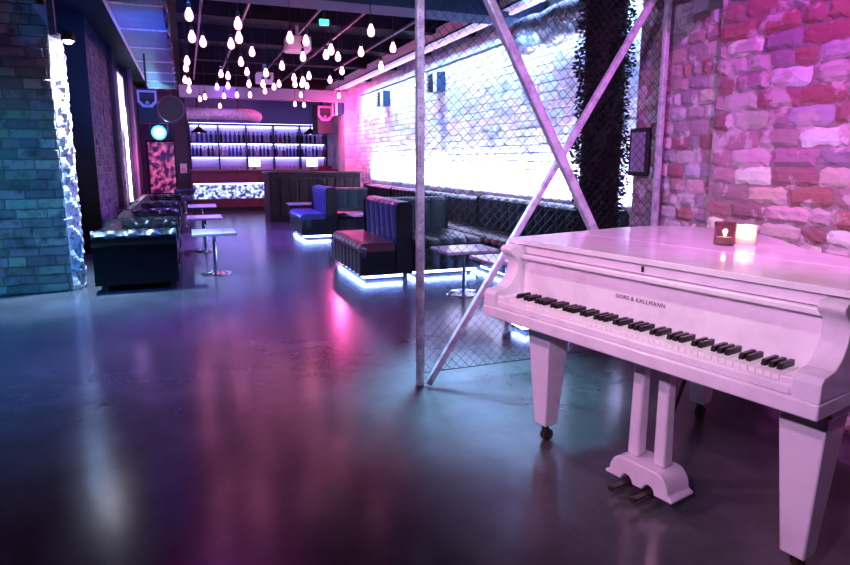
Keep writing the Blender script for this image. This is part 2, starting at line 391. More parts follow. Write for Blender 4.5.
# ------------------------------------------------------------ ducts and tray
t = thing('flat_duct', 'wide flat metal duct under the ceiling at left, lit blue', 'duct', (-.39, 6.0, 2.9))
b = B()
for i in range(7):
    y = i * 1.35
    b.box(-.26, .26, y, y + 1.33, 0, .26)
b.done('duct_body', 'duct', t, bevel=.012)
for i in range(8): B().box(-.275, .275, i * 1.35 - .03, i * 1.35 + .02, -.012, .27).done('seam_flange', 'steel', t)
b = B()
def fl(u, v):
    y = u * 9.4; return (.285 + .02 * math.sin(y * 9) + random.uniform(-.008, .008), y, -.03 + v * .32)
b.grid(fl, 120, 3); b.done('foil_edge', 'foil', t)
B().bar((-.275, 0, -.01), (-.275, 9.4, -.01), .03, .03).done('edge_rail', 'purple_steel', t)

t = thing('round_duct', 'round silver duct running across above the bar, violet lit', 'duct', (.5, 15.3, 2.36))
for x in (-.2, .7): B().bar((x, 0, .12), (x, 0, CZ - 2.36), .02, .02).done('hanger', 'black', t)
B().tube([(-.40, 0, 0), (.3, 0, 0), (.9, 0, 0), (1.05, .05, -.02), (1.15, .2, -.05)], .13, 20).done('duct_body', 'purple_steel', t, smooth='auto')
for x in (-.42, 0): B().tube([(x, 0, 0), (x + .05, 0, 0)], .145, 20).done('collar', 'steel', t, smooth='auto')
t = thing('fan_housing', 'black round fan housing beside the left speaker', 'fan', (-.24, 15.2, 2.42))
B().tube([(0, -.3, 0), (0, .5, 0)], .27, 28).done('housing', 'black', t, smooth='auto')
B().tube([(.27 * math.cos(a * PI / 14), -.31, .27 * math.sin(a * PI / 14)) for a in range(29)], .015, 6, False).done('rim', 'conduit', t, smooth=True)

t = thing('flexible_duct', 'crumpled silver flexible duct near the leafy column', 'duct', (3.5, 5.2, 2.62))
b = B(); pts = [(0, .95 - i * .02, .012 * math.sin(i * .2)) for i in range(76)]
b.tube(pts, .17, 20, True, [.17 + (.012 if i % 2 else -.006) + random.uniform(-.006, .006) for i in range(76)])
b.done('duct_sleeve', 'foil', t, smooth='auto')
for y in (-.5, .9): B().tube([(0, y, 0), (0, y + .05, 0)], .19, 20).done('collar', 'steel', t, smooth='auto')

t = thing('cable_tray', 'long pale cable tray running over the white wall', 'tray', (3.4, 0, 2.92))
B().box(-.10, .12, 4.2, 17.5, 0, .02).box(-.10, -.085, 4.2, 17.5, 0, .16).box(.105, .12, 4.2, 17.5, 0, .10).done('tray_channel', 'white_metal', t)
for i in range(7): B().tube([(.02, 5 + i * 1.8, .02), (.02, 5 + i * 1.8, .33)], .008, 6).done('hanger_rod', 'steel', t)
B().box(.02, .06, 4.4, 14.0, -.035, -.005).done('led_batten', mat('dim_led', (.8, .7, .9), .4, emit=(.8, .55, .9), es=1.1), t)
b = B()
for r_ in range(2):
    b.tube([(-.03 + .05 * r_, 4.4 + k * .4, .04 + .012 * math.sin(k * 1.3 + r_)) for k in range(32)], .016, 6)
b.done('cable_bundle', 'black', t, smooth=True)
# dark shelf line under tray
tag(B().box(3.86, 3.90, 4.2, 14.2, 2.765, 2.785).done('wall_rail', 'black'), 'thin black rail along the top of the white wall', 'rail')

# wall floods
for i, (y, z, l) in enumerate([(9.45, 2.53, 'dark louvred box high on the white wall, nearest the fence post'), (12.3, 2.53, 'dark louvred box high on the white wall, middle of three'), (15.0, 2.53, 'dark louvred box high on the pink pilaster, farthest of three')]):
    x = 3.9 if i < 2 else 3.6
    if i == 0:
        t = proto = thing('wall_vent', l, 'vent', (x, y, z), 0, 'louvred boxes on the wall')
        B().box(-.16, 0, -.17, .17, -.15, .15).done('housing', mat('navy_box', (.015, .04, .10), .4), t, bevel=.008)
        b = B()
        for k in range(5): b.box(-.185, -.15, -.155, .155, -.125 + k * .056, -.112 + k * .056)
        b.done('louvre', 'black', t)
        for y in (-.19, .16): B().box(-.21, -.16, y, y + .03, -.165, .165).done('side_flange', 'white_metal', t)
    else: dup(proto, (x, y, z), 0, l)

# ------------------------------------------------------------ lights hung on the ceiling
bul = [(189,15),(192,37),(203,42),(238,24),(239,38),(231,44),(252,52),(241,62),(187,61),(186,68),(185,80),(189,82),(189,90),(221,74),(228,76),(217,87),(228,86),(247,72),(249,84),(200,99),(205,97),(224,96),(237,95),(250,95),(220,106),(263,84),(265,91),(274,87),(279,84),(266,73),
(290,38),(306,41),(303,57),(282,66),(326,55),(331,50),(338,57),(342,71),(330,80),(294,78),(303,81),(309,76),(295,84),(307,86),(302,84),(301,95),(295,104),(304,105),(339,96),(371,31),(361,52),(393,48),(381,66)]
f_, H_, p_ = 615., 1.31, .173; cy_ = 160 + f_ * math.tan(p_); ps_ = .3656
F_ = Vector((math.sin(ps_) * math.cos(p_), math.cos(ps_) * math.cos(p_), -math.sin(p_))); R_ = Vector((math.cos(ps_), -math.sin(ps_), 0)); U_ = R_.cross(F_)
def at(u, v, z):    # plan position of a hanging bulb measured from the photo for a chosen hanging height
    d = F_ * f_ + R_ * (u - 425) - U_ * (v - cy_); t_ = (z - H_) / d.z; return Vector((0, 0, H_)) + d * t_
bp = thing('pendant_bulb', '', 'bulb', (0, 0, 0), 0, 'bare pendant bulbs over the lounge')
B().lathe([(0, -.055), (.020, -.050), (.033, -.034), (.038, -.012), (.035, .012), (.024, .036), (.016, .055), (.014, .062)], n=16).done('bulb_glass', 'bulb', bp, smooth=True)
B().lathe([(.017, .060), (.019, .065), (.019, .10), (.008, .112), (0, .114)], n=12).done('socket', 'black', bp, smooth='auto')
B().tube([(0, 0, .11), (0, 0, 1.0)], .004, 5).done('cord', 'black', bp)
def blabel(u, v):
    if v < 20: return 'glowing bulb hanging nearest, top of the left column'
    if u < 195 and v < 40: return 'glowing bulb second from the top of the left column'
    if (u, v) == (203, 42): return 'glowing bulb right of the second bulb in the left column'
    if (u, v) == (238, 24): return 'glowing bulb topmost of the middle group'
    if (u, v) == (239, 38): return 'glowing bulb just below the topmost of the middle group'
    if (u, v) == (231, 44): return 'glowing bulb lower left of the upper middle three'
    if (u, v) == (252, 52): return 'glowing bulb right of the middle group, on its own'
    if (u, v) == (241, 62): return 'large glowing bulb in the centre of the middle group'
    if u < 195: return 'glowing bulb crowded in the lower left column beside the wide duct'
    if (u, v) == (371, 31): return 'glowing bulb hanging highest at right, under a thin pipe'
    if (u, v) == (393, 48): return 'glowing bulb farthest right, nearest the fence post'
    if (u, v) == (361, 52): return 'glowing bulb below the highest bulb at right'
    if (u, v) == (381, 66): return 'glowing bulb in front of the pale cable tray'
    if (u, v) in ((290, 38), (306, 41)): return 'glowing bulb in front of the first white ceiling box, %s one' % ('left' if u < 300 else 'right')
    if (u, v) == (303, 57): return 'glowing bulb just below the first white ceiling box'
    if (u, v) == (282, 66): return 'glowing bulb alone left of the crowded right cluster'
    if u > 320 and v < 60: return 'glowing bulb of the tight group of three at upper right'
    if (u, v) == (342, 71): return 'glowing bulb below the tight group of three'
    if (u, v) == (330, 80): return 'small glowing bulb lower left of the tight group of three'
    if (u, v) == (339, 96): return 'small glowing bulb above the right speaker'
    if (u, v) == (220, 106): return 'smallest glowing bulb hanging lowest over the round duct'
    if u > 290 and v < 88: return 'glowing bulb packed in the crowded right cluster'
    if u > 290: return 'small glowing bulb below the crowded right cluster'
    if u > 262: return 'glowing bulb clustered at the second white ceiling box'
    if v > 93: return 'small glowing bulb in the far row before the pale soffit'
    return 'glowing bulb in the lower middle group'
for i, (u, v) in enumerate(bul):
    z = 2.55 + random.uniform(-.06, .06); P = at(u, v, z)
    if i == 0: o = bp; o.location = P; o['label'] = blabel(u, v)
    else: o = dup(bp, P, random.uniform(0, 6), blabel(u, v))
    for c in o.children:
        if c.name.startswith('cord'): c.scale = (1, 1, 1); c.location = (0, 0, (CZ - 1.0 - z) ); 
    if c and CZ - z < 1.0: pass
# cords: shorten to reach the ceiling exactly
for o in [x for x in bpy.data.objects if x.name.startswith('pendant_bulb')]:
    for c in o.children:
        if c.name.startswith('cord'):
            L = CZ - o.location.z - .11; c.scale = (1, 1, L / .89); c.location = (0, 0, .11 - .11 * L / .89)

def proj_box(loc, label, first=None):
    if first: return dup(first, loc, 0, label)
    t = thing('ceiling_projector', label, 'projector', loc, 0, 'white boxes under the ceiling')
    B().box(-.15, .15, -.17, .17, -.09, .09).done('housing', 'white_metal', t, bevel=.015)
    B().tube([(0, 0, .09), (0, 0, .45)], .02, 8).box(-.06, .06, -.06, .06, .08, .10).done('mount', 'steel', t)
    B().tube([(.05, -.17, 0), (.05, -.20, 0)], .04, 14).done('lens', 'black', t, smooth='auto')
    return t
pj = proj_box((1.46, 8.5, 2.80), 'white box hung under the ceiling, nearer of two')
proj_box((1.45, 12.1, 2.80), 'white box hung under the ceiling, farther of two', pj)
t = thing('exit_lamp', 'small green glowing lamp under the ceiling', 'lamp', (1.49, 6.95, 2.78))
B().box(-.05, .05, -.02, .02, -.03, .03).done('lens', 'green', t, bevel=.008); B().box(-.06, .06, .02, .05, -.035, .04).tube([(0, .035, .04), (0, .035, .47)], .008, 6).done('bracket', 'black', t)
tag(B().box(2.25, 2.95, 15.6, 16.4, 2.84, 2.9).done('ceiling_panel', mat('pale_panel', (.7, .66, .8), .5), bevel=.01), 'pale flat panel under the far ceiling', 'panel')

# speakers
def speaker(loc, rz, label, ring, sc_):
    t = thing('wall_speaker', label, 'speaker', loc, rz, 'hanging speakers')
    B().prism([(-.17, -.18), (.17, -.18), (.21, .18), (-.21, .18)], -.32, .32).done('cabinet', 'black', t, bevel=.01) if False else None
    B().box(-.20, .20, -.15, .18, -.48, .20).done('cabinet', 'black', t, bevel=.012)
    t.scale = (sc_, sc_, sc_)
    out = [(-.19, .18), (.19, .18), (.19, -.06), (.09, -.17), (-.09, -.17), (-.19, -.06)]
    inn = [(-.145, .135), (.145, .135), (.145, -.03), (.06, -.115), (-.06, -.115), (-.145, -.03)]
    b = B(); n = 6
    P = [(x, -.175, z) for x, z in out] + [(x, -.175, z) for x, z in inn] + [(x, -.15, z) for x, z in out] + [(x, -.15, z) for x, z in inn]
    F = []
    for i in range(n):
        j = (i + 1) % n; F += [(i, j, n + j, n + i), (2 * n + i, 2 * n + j, j, i), (n + i, n + j, 3 * n + j, 3 * n + i)]
    b.add(P, F); b.done('horn_frame', ring, t)
    B().box(-.12, .12, -.165, -.15, .02, .12).done('horn', 'plaster_dark', t, bevel=.01)
    B().prism([(-.05, -.09), (.05, -.09), (0, -.03)], -.165, -.15, 'y').done('badge', ring, t)
    B().bar((0, .05, .2), (0, .05, (CZ - loc[2]) / sc_), .04, .04).done('bracket', 'black', t)
    return t
speaker((-.50, 10.6, 2.22), .05, 'black speaker with pale angular frame hanging under the wide duct', 'speaker_ring', .72)
speaker((3.20, 15.4, 2.42), .2, 'black speaker with pink angular frame hanging at the right end of the bar', 'pink_ring', 1.0)

# cyan spotlight
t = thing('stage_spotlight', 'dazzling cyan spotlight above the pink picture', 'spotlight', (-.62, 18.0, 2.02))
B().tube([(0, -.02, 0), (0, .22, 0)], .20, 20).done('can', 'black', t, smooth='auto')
B().tube([(0, -.03, 0), (0, -.022, 0)], .19, 24).done('lens', mat('cyan_halo', (.1, .6, .8), .3, emit=(.04, .62, .95), es=1.3), t)  # lamp halo put into a faintly glowing cyan disc around the core
B().tube([(0, -.045, 0), (0, -.031, 0)], .12, 20).done('lamp_core', 'cyan_lamp', t)
B().bar((-.22, .1, 0), (-.22, .1, .25), .02, .04).bar((.22, .1, 0), (.22, .1, .25), .02, .04).bar((-.23, .1, .25), (.23, .1, .25), .04, .02).bar((0, .1, .25), (0, .1, 1.22), .03, .03).done('yoke', 'steel', t)
spot('cyan_beam', (-.62, 17.9, 2.02), (-.3, 10, 0), 35, (.06, .5, 1), 100, .6, .12)

# pillar lamp
t = thing('pillar_lamp', 'small glaring white lamp at the top of the pillar edge', 'lamp', (-.99, 7.04, 2.47))
B().lathe([(.0, .05), (.05, .05), (.06, .02), (.065, -.03), (.055, -.03), (.05, 0)], n=16).done('shade', 'black', t, smooth='auto')
B().lathe([(0, -.06), (.03, -.05), (.045, -.02), (.03, 0), (0, 0.01)], n=16).done('lamp_glass', mat('lamp_glass', (1, 1, 1), .3, emit=(.85, .85, 1), es=140), t, smooth=True)
B().bar((0, 0, .05), (-.1, 0, .12), .02, .02).bar((-.1, 0, .12), (-.165, 0, .12), .03, .05).done('bracket', 'black', t)
spot('pillar_lamp_beam', (-.99, 7.04, 2.40), (-.99, 7.15, 0), 1300, (0.369, 0.631, 1), 88, 1, .03)
t = thing('wedge_bracket', 'blue lit wedge shaped metal bracket above the pillar lamp', 'bracket', (-1.24, 6.93, 2.46))
B().prism([(.15, 0), (.15, .27), (.0, .27)], -.04, .04, 'y').done('gusset', mat('bracket_paint', (.30, .36, .45), .5), t, bevel=.005)
B().box(.12, .17, -.05, .05, .0, .79).done('hanger', 'plaster_dark', t)
spot('bracket_blue', (-1.6, 6.0, 1.9), (-1.15, 6.9, 2.6), 14, (.05, .3, 1), 35, .8)

# ------------------------------------------------------------ left corridor furniture
t = thing('led_tube', 'upright glowing violet white tube on the corridor wall', 'light', (-1.13, 14.5, .45))
B().box(-.02, .02, -.03, .03, 0, 1.95).done('diffuser', 'led_white', t, bevel=.008); B().box(-.045, -.02, -.035, .035, -.02, 1.97).done('mount', 'steel', t)
struct('wall_left_end', B().box(-1.19, -1.0, 15.3, 15.5, 0, CZ).box(-1.19, -1.15, 15.5, 19, 0, CZ), mat('pink_plaster', (.42, .22, .38), .8), 'pinkish wall panel beside the picture')
point('pink_left_light', (-.85, 15.0, 1.3), 6, (1, 0.167, 0.667), .05)
t = thing('framed_picture', 'tall framed picture glowing pink under the cyan spotlight', 'picture', (-.63, 18.9, .4))
B().box(-.33, .33, -.02, .0, 0, 1.4).done('canvas', 'pink_art', t)
B().box(-.38, -.33, -.05, 0, -.05, 1.45).box(.33, .38, -.05, 0, -.05, 1.45).box(-.33, .33, -.05, 0, -.05, 0).box(-.33, .33, -.05, 0, 1.4, 1.45).done('frame', 'black', t)

def puff(a, b_, kind):
    if kind == 'diamond': return (abs(math.sin(PI * (a + b_)) * math.sin(PI * (a - b_)))) ** .35
    if kind == 'channel': return abs(math.sin(PI * a)) ** .4
    return 1
def sweep(b, prof, p0, p1, nseg, ln, kind=None, amp=.02, su=.2, sv=.16, tr=(0, 9), caps=True):
    """prof: (offset along ln, z) points; swept p0->p1; puffed along the profile normal"""
    p0, p1, ln = Vector(p0), Vector(p1), Vector(ln); L = (p1 - p0).length
    T = [0]
    for i in range(1, len(prof)): T.append(T[-1] + math.dist(prof[i], prof[i - 1]))
    n = len(prof); P = []
    for j in range(nseg + 1):
        c = p0.lerp(p1, j / nseg); s_ = L * j / nseg
        for i, (o_, z_) in enumerate(prof):
            a, q = prof[max(i - 1, 0)], prof[min(i + 1, n - 1)]
            dx, dz = q[0] - a[0], q[1] - a[1]; m = math.hypot(dx, dz) or 1
            nx, nz = -dz / m, dx / m
            h = 0
            if kind and tr[0] <= T[i] <= tr[1]: h = amp * (puff(s_ / su, T[i] / sv, kind) - 1)
            P.append(c + ln * (o_ + nx * h) + Vector((0, 0, z_ + nz * h)))
    F = [(j * n + i, (j + 1) * n + i, (j + 1) * n + i + 1, j * n + i + 1) for j in range(nseg) for i in range(n - 1)]
    if caps: F += [tuple(range(n)), tuple(nseg * n + i for i in range(n))[::-1]]
    return b.add(P, F)
def rollprof(w, h, r, zb=.07, n=10):
    """inner bottom -> up -> roll over -> outer bottom. offset 0 = inner face, +w outer"""
    pr = [(0, zb + (h - 2 * r - zb) * i / 8) for i in range(9)]
    cx, cz = r * .9, h - r
    for i in range(n + 1):
        a = PI - 1.25 * PI * i / n
        pr.append((cx + r * math.cos(a) + .0, cz + r * math.sin(a)))
    k = (w * .62)
    pr += [(k, cz - r * .75), (k, zb)]
    # normals must point outwards: path goes up the inner side, which sits at the -offset side
    return pr
def chesterfield(label, y0, L, h=.63):
    D = .80
    t = thing('chesterfield_sofa', label, 'sofa', (-.14, y0, 0), PI / 2, 'chesterfield sofas along the left wall')
    B().box(.07, L - .07, .03, D - .04, .06, .27).done('base', 'leather', t, bevel=.02)
    b = B(); b.grid(lambda u, v: (.17 + (L - .34) * u, -.0 + (D - .2) * v, .36 + .05 * (puff(u * (L - .34) / .7, .5, 'channel')) * (1 - abs(2 * v - 1) ** 6)), 40, 14)
    b.box(.17, L - .17, .0, D - .2, .26, .365); b.done('seat_cushion', 'leather', t, smooth='auto')
    nb = int(L / .02)
    b = B(); sweep(b, rollprof(.26, h, .10), (0.1, D - .22, 0), (L - .1, D - .22, 0), nb, (0, 1, 0), 'diamond', .035, .22, .19, (.12, .72)); b.done('backrest', 'leather', t, smooth='auto')
    b = B(); sweep(b, rollprof(.24, h, .10), (.20, 0, 0), (.20, D - .02, 0), 40, (-1, 0, 0), 'diamond', .035, .20, .19, (.12, .72)); b.done('arm', 'leather', t, smooth='auto')
    b = B(); sweep(b, rollprof(.24, h, .10), (L - .20, 0, 0), (L - .20, D - .02, 0), 40, (1, 0, 0), 'diamond', .035, .20, .19, (.12, .72)); b.done('arm', 'leather', t, smooth='auto')
    for x in (.08, L - .08):
        for y in (.08, D - .1): B().lathe([(.025, 0), (.03, .03), (.02, .07)], (x, y, 0), 10).done('foot', 'dark_wood', t, smooth='auto')
    return t
chesterfield('black buttoned chesterfield sofa at the near end of the left row', 6.72, 1.42)
chesterfield('black buttoned chesterfield sofa second from the pillar in the left row', 8.17, 1.42)
chesterfield('black buttoned chesterfield sofa third from the pillar in the left row', 9.65, 1.75)
chesterfield('black buttoned chesterfield sofa at the far end of the left row', 11.5, 2.3)

def cafe_table(loc, w, d, h, label, rz=0, first=None):
    if first: return dup(first, loc, rz, label)
    t = thing('cafe_table', label, 'table', loc, rz, 'low pedestal tables')
    B().box(-w / 2, w / 2, -d / 2, d / 2, h - .03, h).done('table_top', 'table', t, bevel=.006)
    B().lathe([(.022, .02), (.022, h - .05), (.08, h - .03)], n=14).done('pedestal', 'chrome', t, smooth='auto')
    B().lathe([(0, .035), (.03, .035), (.06, .022), (.17, .012), (.175, 0), (0, 0)], n=26).done('base', 'chrome', t, smooth='auto')
    return t
tb = cafe_table((.25, 7.5, 0), .48, .55, .50, 'square pale pedestal table beside the nearest chesterfield sofa')
cafe_table((.20, 9.5, 0), 0, 0, 0, 'square pale pedestal table second along the left sofas', 0, tb)
cafe_table((.22, 12.0, 0), 0, 0, 0, 'square pale pedestal table farthest along the left sofas', 0, tb)
t1 = cafe_table((2.50, 5.45, 0), .55, .45, .46, 'pale pedestal table seen through the fence mesh, left of two')
cafe_table((2.62, 4.78, 0), 0, 0, 0, 'pale pedestal table seen through the mesh, next to the piano corner', 0, t1)
cafe_table((2.67, 9.6, 0), 0, 0, 0, 'pale pedestal table behind the near booth backrest', 0, t1)
cafe_table((2.11, 12.5, 0), 0, 0, 0, 'pale pedestal table before the dark panelled booth', 0, t1)

def banquette(label, loc, rz, L, D, seat_m, back_m, hb=.86, hs=.43, back=True, led=True, bt=.2, ends=True, name='booth_seat', cat='booth', led_sides=True):
    t = thing(name, label, cat, loc, rz, 'booth seating on the right')
    B().box(.09, L - .09, .09, D - .03, 0, .07).done('plinth', 'black', t)
    if led:
        b = B().box(.04, L - .04, .055, .085, .035, .06).box(.045, .085, .085, D - .1, .035, .06).box(L - .085, L - .045, .085, D - .1, .035, .06)
        b.done('led_strip', 'led_blue', t)
    b = B(); b.box(.01, L - .01, .03, D - .01, .065, hs - .1); n = max(10, int(L / .015))
    sweep(b, [(0.03, hs - .10), (0.0, hs - .12), (0, .07), (.03, .065)][::-1], (0, 0, 0), (L, 0, 0), n, (0, 1, 0), 'channel', .018, .17, .2)
    b.done('seat_base', 'leather', t, smooth='auto')
    b = B(); sd = D - (bt if back else .0)
    prof = [(0, hs - .10), (-.01, hs - .06), (0.01, hs - .02), (.05, hs)] + [(.05 + (sd - .06) * k / 6, hs) for k in range(1, 7)] + [(sd, hs - .1)]
    sweep(b, prof, (0, 0, 0), (L, 0, 0), n, (0, 1, 0), 'channel', .018, .17, .2); b.done('seat_cushion', seat_m, t, smooth='auto')
    if back:
        y0 = D - bt; b = B()
        prof = [(0.04, hs - .06)] + [(.04 - .02 * k / 12, hs + (hb - hs - .04) * k / 12) for k in range(1, 13)] + [(.05, hb - .01), (.09, hb), (bt - .04, hb), (bt - .01, hb - .02), (bt, hb - .06), (bt, .07)]
        nn = max(16, int(L / .012))
        P0 = len(b.v)
        sweep(b, prof, (0, y0, 0), (L, y0, 0), nn, (0, 1, 0), 'channel', .022, .21, .2, (0, hb - hs + .12))
        b.done('backrest', back_m, t, smooth='auto')
        for row in (.30, .72):
            zz = hs + (hb - hs) * row; k = .105
            while k < L:
                B().lathe([(0, -.008), (.012, -.006), (.016, 0), (.012, .006), (0, .008)], n=8).done('button', back_m, t, smooth=True, loc=(k, y0 + .028, zz)) if L < 1.5 else None
                k += .21
        if ends:
            for x in (-.012, L): B().prism([(y0 + .02, .07), (y0 + .01, hb - .04), (y0 + .05, hb), (D - .03, hb), (D, hb - .05), (D, .07)], x, x + .012, 'x').done('end_panel', 'leather', t)
    return t
banquette('near booth end seat facing the aisle with red lit cushion and blue buttoned back', (1.68, 7.68, 0), -PI / 2, 1.33, .60, 'leather_red', 'leather_blue', .86)
banquette('dark booth bench facing the camera, right of the near end seat', (2.30, 6.42, 0), 0, .86, 1.2, 'leather', 'leather_teal', .84)
banquette('long dark bench against the white wall behind the fence mesh', (3.20, 7.62, 0), -PI / 2, 2.9, .66, 'leather', 'leather_teal', .84)
banquette('small dark bench block with blue glow at the bass end of the piano', (2.28, 3.92, 0), 0, .52, .34, 'leather', 'leather', back=False, hs=.42)
banquette('second booth end seat facing the aisle with blue buttoned back', (1.72, 11.48, 0), -PI / 2, 1.27, .60, 'leather_blue', 'leather_blue', .86)
banquette('dark booth bench facing the camera, right of the second end seat', (2.34, 10.22, 0), 0, .82, 1.25, 'leather', 'leather_teal', .80)
banquette('long bottle green bench against the white wall between the two booths', (3.20, 11.48, 0), -PI / 2, 3.82, .66, 'leather', 'leather_teal', .80, led=False)
banquette('far green bench against the white wall before the panelled booth', (3.20, 13.4, 0), -PI / 2, 1.88, .66, 'leather', 'leather_teal', .80, led=False)
t = thing('panelled_booth', 'tall dark brown panelled booth partition in front of the bar', 'booth', (1.62, 13.5, 0))
B().box(0, 2.0, 0, .12, .0, 1.02).box(0, .12, .12, 1.0, 0, 1.02).done('partition', 'dark_wood', t, bevel=.008)
b = B()
for k in range(10): b.box(.03 + k * .2, .19 + k * .2, -.02, 0, .12, .92)
b.done('front_panel', 'dark_wood', t, bevel=.01)
B().box(-.03, 2.02, -.04, .16, 1.02, 1.06).box(-.03, .16, .16, 1.03, 1.02, 1.06).done('top_rail', 'leather', t, bevel=.012)
B().box(.12, 1.95, .12, .6, .2, .44).done('bench_seat', 'leather', t, bevel=.03)

# ------------------------------------------------------------ bar
t = thing('bar_counter', 'long dark red bar counter with a backlit stone strip in its front', 'bar', (.1, 16.8, 0))
b = B().box(0, 3.75, .05, .7, 0, .32).box(0, 3.75, .05, .7, .72, 1.0).box(0, .04, .05, .7, .32, .72).box(1.95, 3.75, .05, .7, .32, .72)
b.done('counter_body', 'bar_wood', t, bevel=.006)
B().box(.04, 1.95, .10, .14, .32, .72).done('backlit_panel', 'backlit_stone', t)
B().box(-.05, 3.78, -.04, .75, 1.0, 1.06).done('counter_top', 'bar_wood', t, bevel=.01)
B().box(-.02, 3.76, .0, .05, .0, .10).done('kickboard', 'black', t)
B().box(.04, 1.95, .06, .09, .69, .715).done('led_strip', 'led_shelf', t)

t = thing('back_bar_shelf', 'wide lit shelving unit of five bays behind the bar', 'shelf', (.13, 18.3, 0))
B().box(0, 3.76, .34, .36, 1.0, 2.3).done('back_panel', 'shelf_back', t)
for z in (1.02, 1.42, 1.80): B().box(0, 3.76, 0, .34, z - .03, z).done('shelf_board', 'black', t)
B().box(-.02, 3.78, 0, .36, 2.27, 2.31).done('top_board', 'black', t)
for k in range(6): B().box(k * .752 - .015, k * .752 + .015, 0.0, .34, 1.0, 2.28).done('upright', 'black', t)
for z in (1.39, 1.77, 2.25):
    for k in range(5): B().box(k * .752 + .03, k * .752 + .73, .25, .32, z - .02, z - .003).done('led_strip', 'led_shelf', t)
B().box(0, 3.76, .02, .36, 0, .95).done('lower_cabinet', 'dark_wood', t)
B().box(0, 3.7, .30, .34, 2.32, 2.335).done('top_light', 'led_shelf', t)

def bottle(prof, m, label, group, cap='black'):
    b = thing('bottle', label, 'bottle', (0, 0, 0), 0, group)
    B().lathe(prof, n=12).done('bottle_glass', m, b, smooth='auto')
    B().lathe([(.016, prof[-1][1] - .02), (.017, prof[-1][1] + .02), (0, prof[-1][1] + .022)], n=10).done('cap', cap, b, smooth='auto')
    return b
P1 = [(0, 0), (.036, 0), (.038, .01), (.038, .17), (.03, .20), (.014, .225), (.013, .28)]
P2 = [(0, 0), (.045, 0), (.047, .02), (.044, .13), (.03, .17), (.013, .19), (.013, .235)]
P3 = [(0, 0), (.030, 0), (.032, .01), (.032, .20), (.013, .24), (.012, .30)]
protos = []
names = {1.42: ('middle', 'bottles on the middle lit shelf'), 1.80: ('top', 'bottles on the top lit shelf')}
kinds = [(P1, 'bottle_a', 'dark glass bottle'), (P3, 'bottle_b', 'slim blue glass bottle'), (P2, 'bottle_c', 'squat red bottle'), (P2, 'bottle_d', 'squat pale glass bottle'), (P1, 'bottle_b', 'round shouldered blue glass bottle')]
cache = {}
for z in (1.42, 1.80):
    nm, grp = names[z]
    for bay in range(5):
        n = 7 if z < 1.5 else 6
        for k in range(n):
            ki = random.choices(range(5), [4, 3, 1.4 if z < 1.5 else .2, 2, 2])[0]
            lab = '%s on the %s lit shelf, %s bay of the bar' % (kinds[ki][2], nm, ['leftmost', 'second', 'middle', 'fourth', 'rightmost'][bay])
            loc = (.13 + bay * .752 + .07 + k * .61 / (n - 1) + random.uniform(-.003, .003), 18.3 + random.uniform(.07, .16), z + .001)
            if ki not in cache:
                cache[ki] = bottle(kinds[ki][0], kinds[ki][1], lab, grp); cache[ki].location = loc
            else: dup(cache[ki], loc, 0, lab, grp)
gl0 = None
for bay in (0, 1, 3, 4):
    for k in range(5):
        loc = (.13 + bay * .752 + .12 + k * .11, 18.42, 1.021)
        lab = 'small glass tumbler on the bottom lit shelf, bay %d from the left' % (bay + 1)
        if gl0 is None:
            gl0 = B().lathe([(0, 0), (.03, 0), (.036, .11), (.033, .11), (.028, .01), (0, .01)], n=12).done('tumbler', 'bottle_d', smooth='auto'); gl0.location = loc
            tag(gl0, lab, 'glass', 'glasses on the bottom lit shelf')
        else: dup(gl0, loc, 0, lab)
for i, (x, y, l, s) in enumerate([(1.72, 17.35, 'white glowing till screen in the middle of the bar', 1), (3.25, 17.25, 'white glowing till screen at the right end of the bar', 1.1)]):
    if i == 0:
        t = t0_ = thing('till_screen', l, 'screen', (x, y, 1.06), 0, 'till screens on the bar')
        B().box(-.16, .16, 0, .03, .06, .28).done('casing', 'black', t, bevel=.006); B().box(-.15, .15, -.004, 0.0, .07, .27).done('display', 'screen', t)
        B().box(-.08, .08, -.05, .08, 0, .015).bar((0, .03, .01), (0, .03, .08), .05, .02).done('stand', 'black', t)
    else: dup(t0_, (x, y, 1.06), 0, l)
tag(B().box(-.18, .18, -.12, .12, 0, .09).done('storage_box', 'bar_wood', bevel=.01, loc=(3.58, 17.1, 1.061)), 'low dark red box on the right end of the bar top', 'box')
for i, (x, l) in enumerate([(.36, 'black cone pendant lamp over the left end of the bar'), (3.30, 'black cone pendant lamp over the right end of the bar')]):
    if i == 0:
        t = c0 = thing('cone_pendant', l, 'lamp', (x, 17.6, 2.02), 0, 'cone pendants over the bar')
        B().lathe([(.20, 0), (.19, .02), (.07, .12), (.03, .16), (.02, .20), (0, .21)], n=24).done('shade', 'black', t, smooth='auto')
        B().tube([(0, 0, .2), (0, 0, CZ - 2.02)], .006, 6).done('cord', 'black', t)
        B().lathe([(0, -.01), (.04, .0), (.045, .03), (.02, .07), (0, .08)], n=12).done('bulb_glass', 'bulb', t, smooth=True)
    else: dup(c0, (x, 17.6, 2.02), 0, l)
struct('wall_bar_post', B().box(-.22, .06, 17.0, 17.25, 0, CZ), 'plaster_dark', 'dark post at the left end of the bar')
t = thing('framed_notice', 'small pale framed notice on the dark post left of the bar', 'notice', (-.07, 16.99, .98))
B().box(-.08, .08, -.02, 0, 0, .24).done('frame', 'white_metal', t); B().box(-.06, .06, -.024, -.018, .03, .13).done('picture', 'pink_ring', t)
t = thing('tub_stool', 'small blue upholstered stool below the framed notice', 'stool', (-.08, 16.4, 0))
B().lathe([(.14, .30), (.20, .32), (.21, .42), (.19, .46), (0, .48)], n=24).done('seat', 'leather_blue', t, smooth='auto')
B().lathe([(0, 0), (.16, 0), (.16, .02), (.03, .04), (.03, .31)], n=20).done('pedestal', 'chrome', t, smooth='auto')
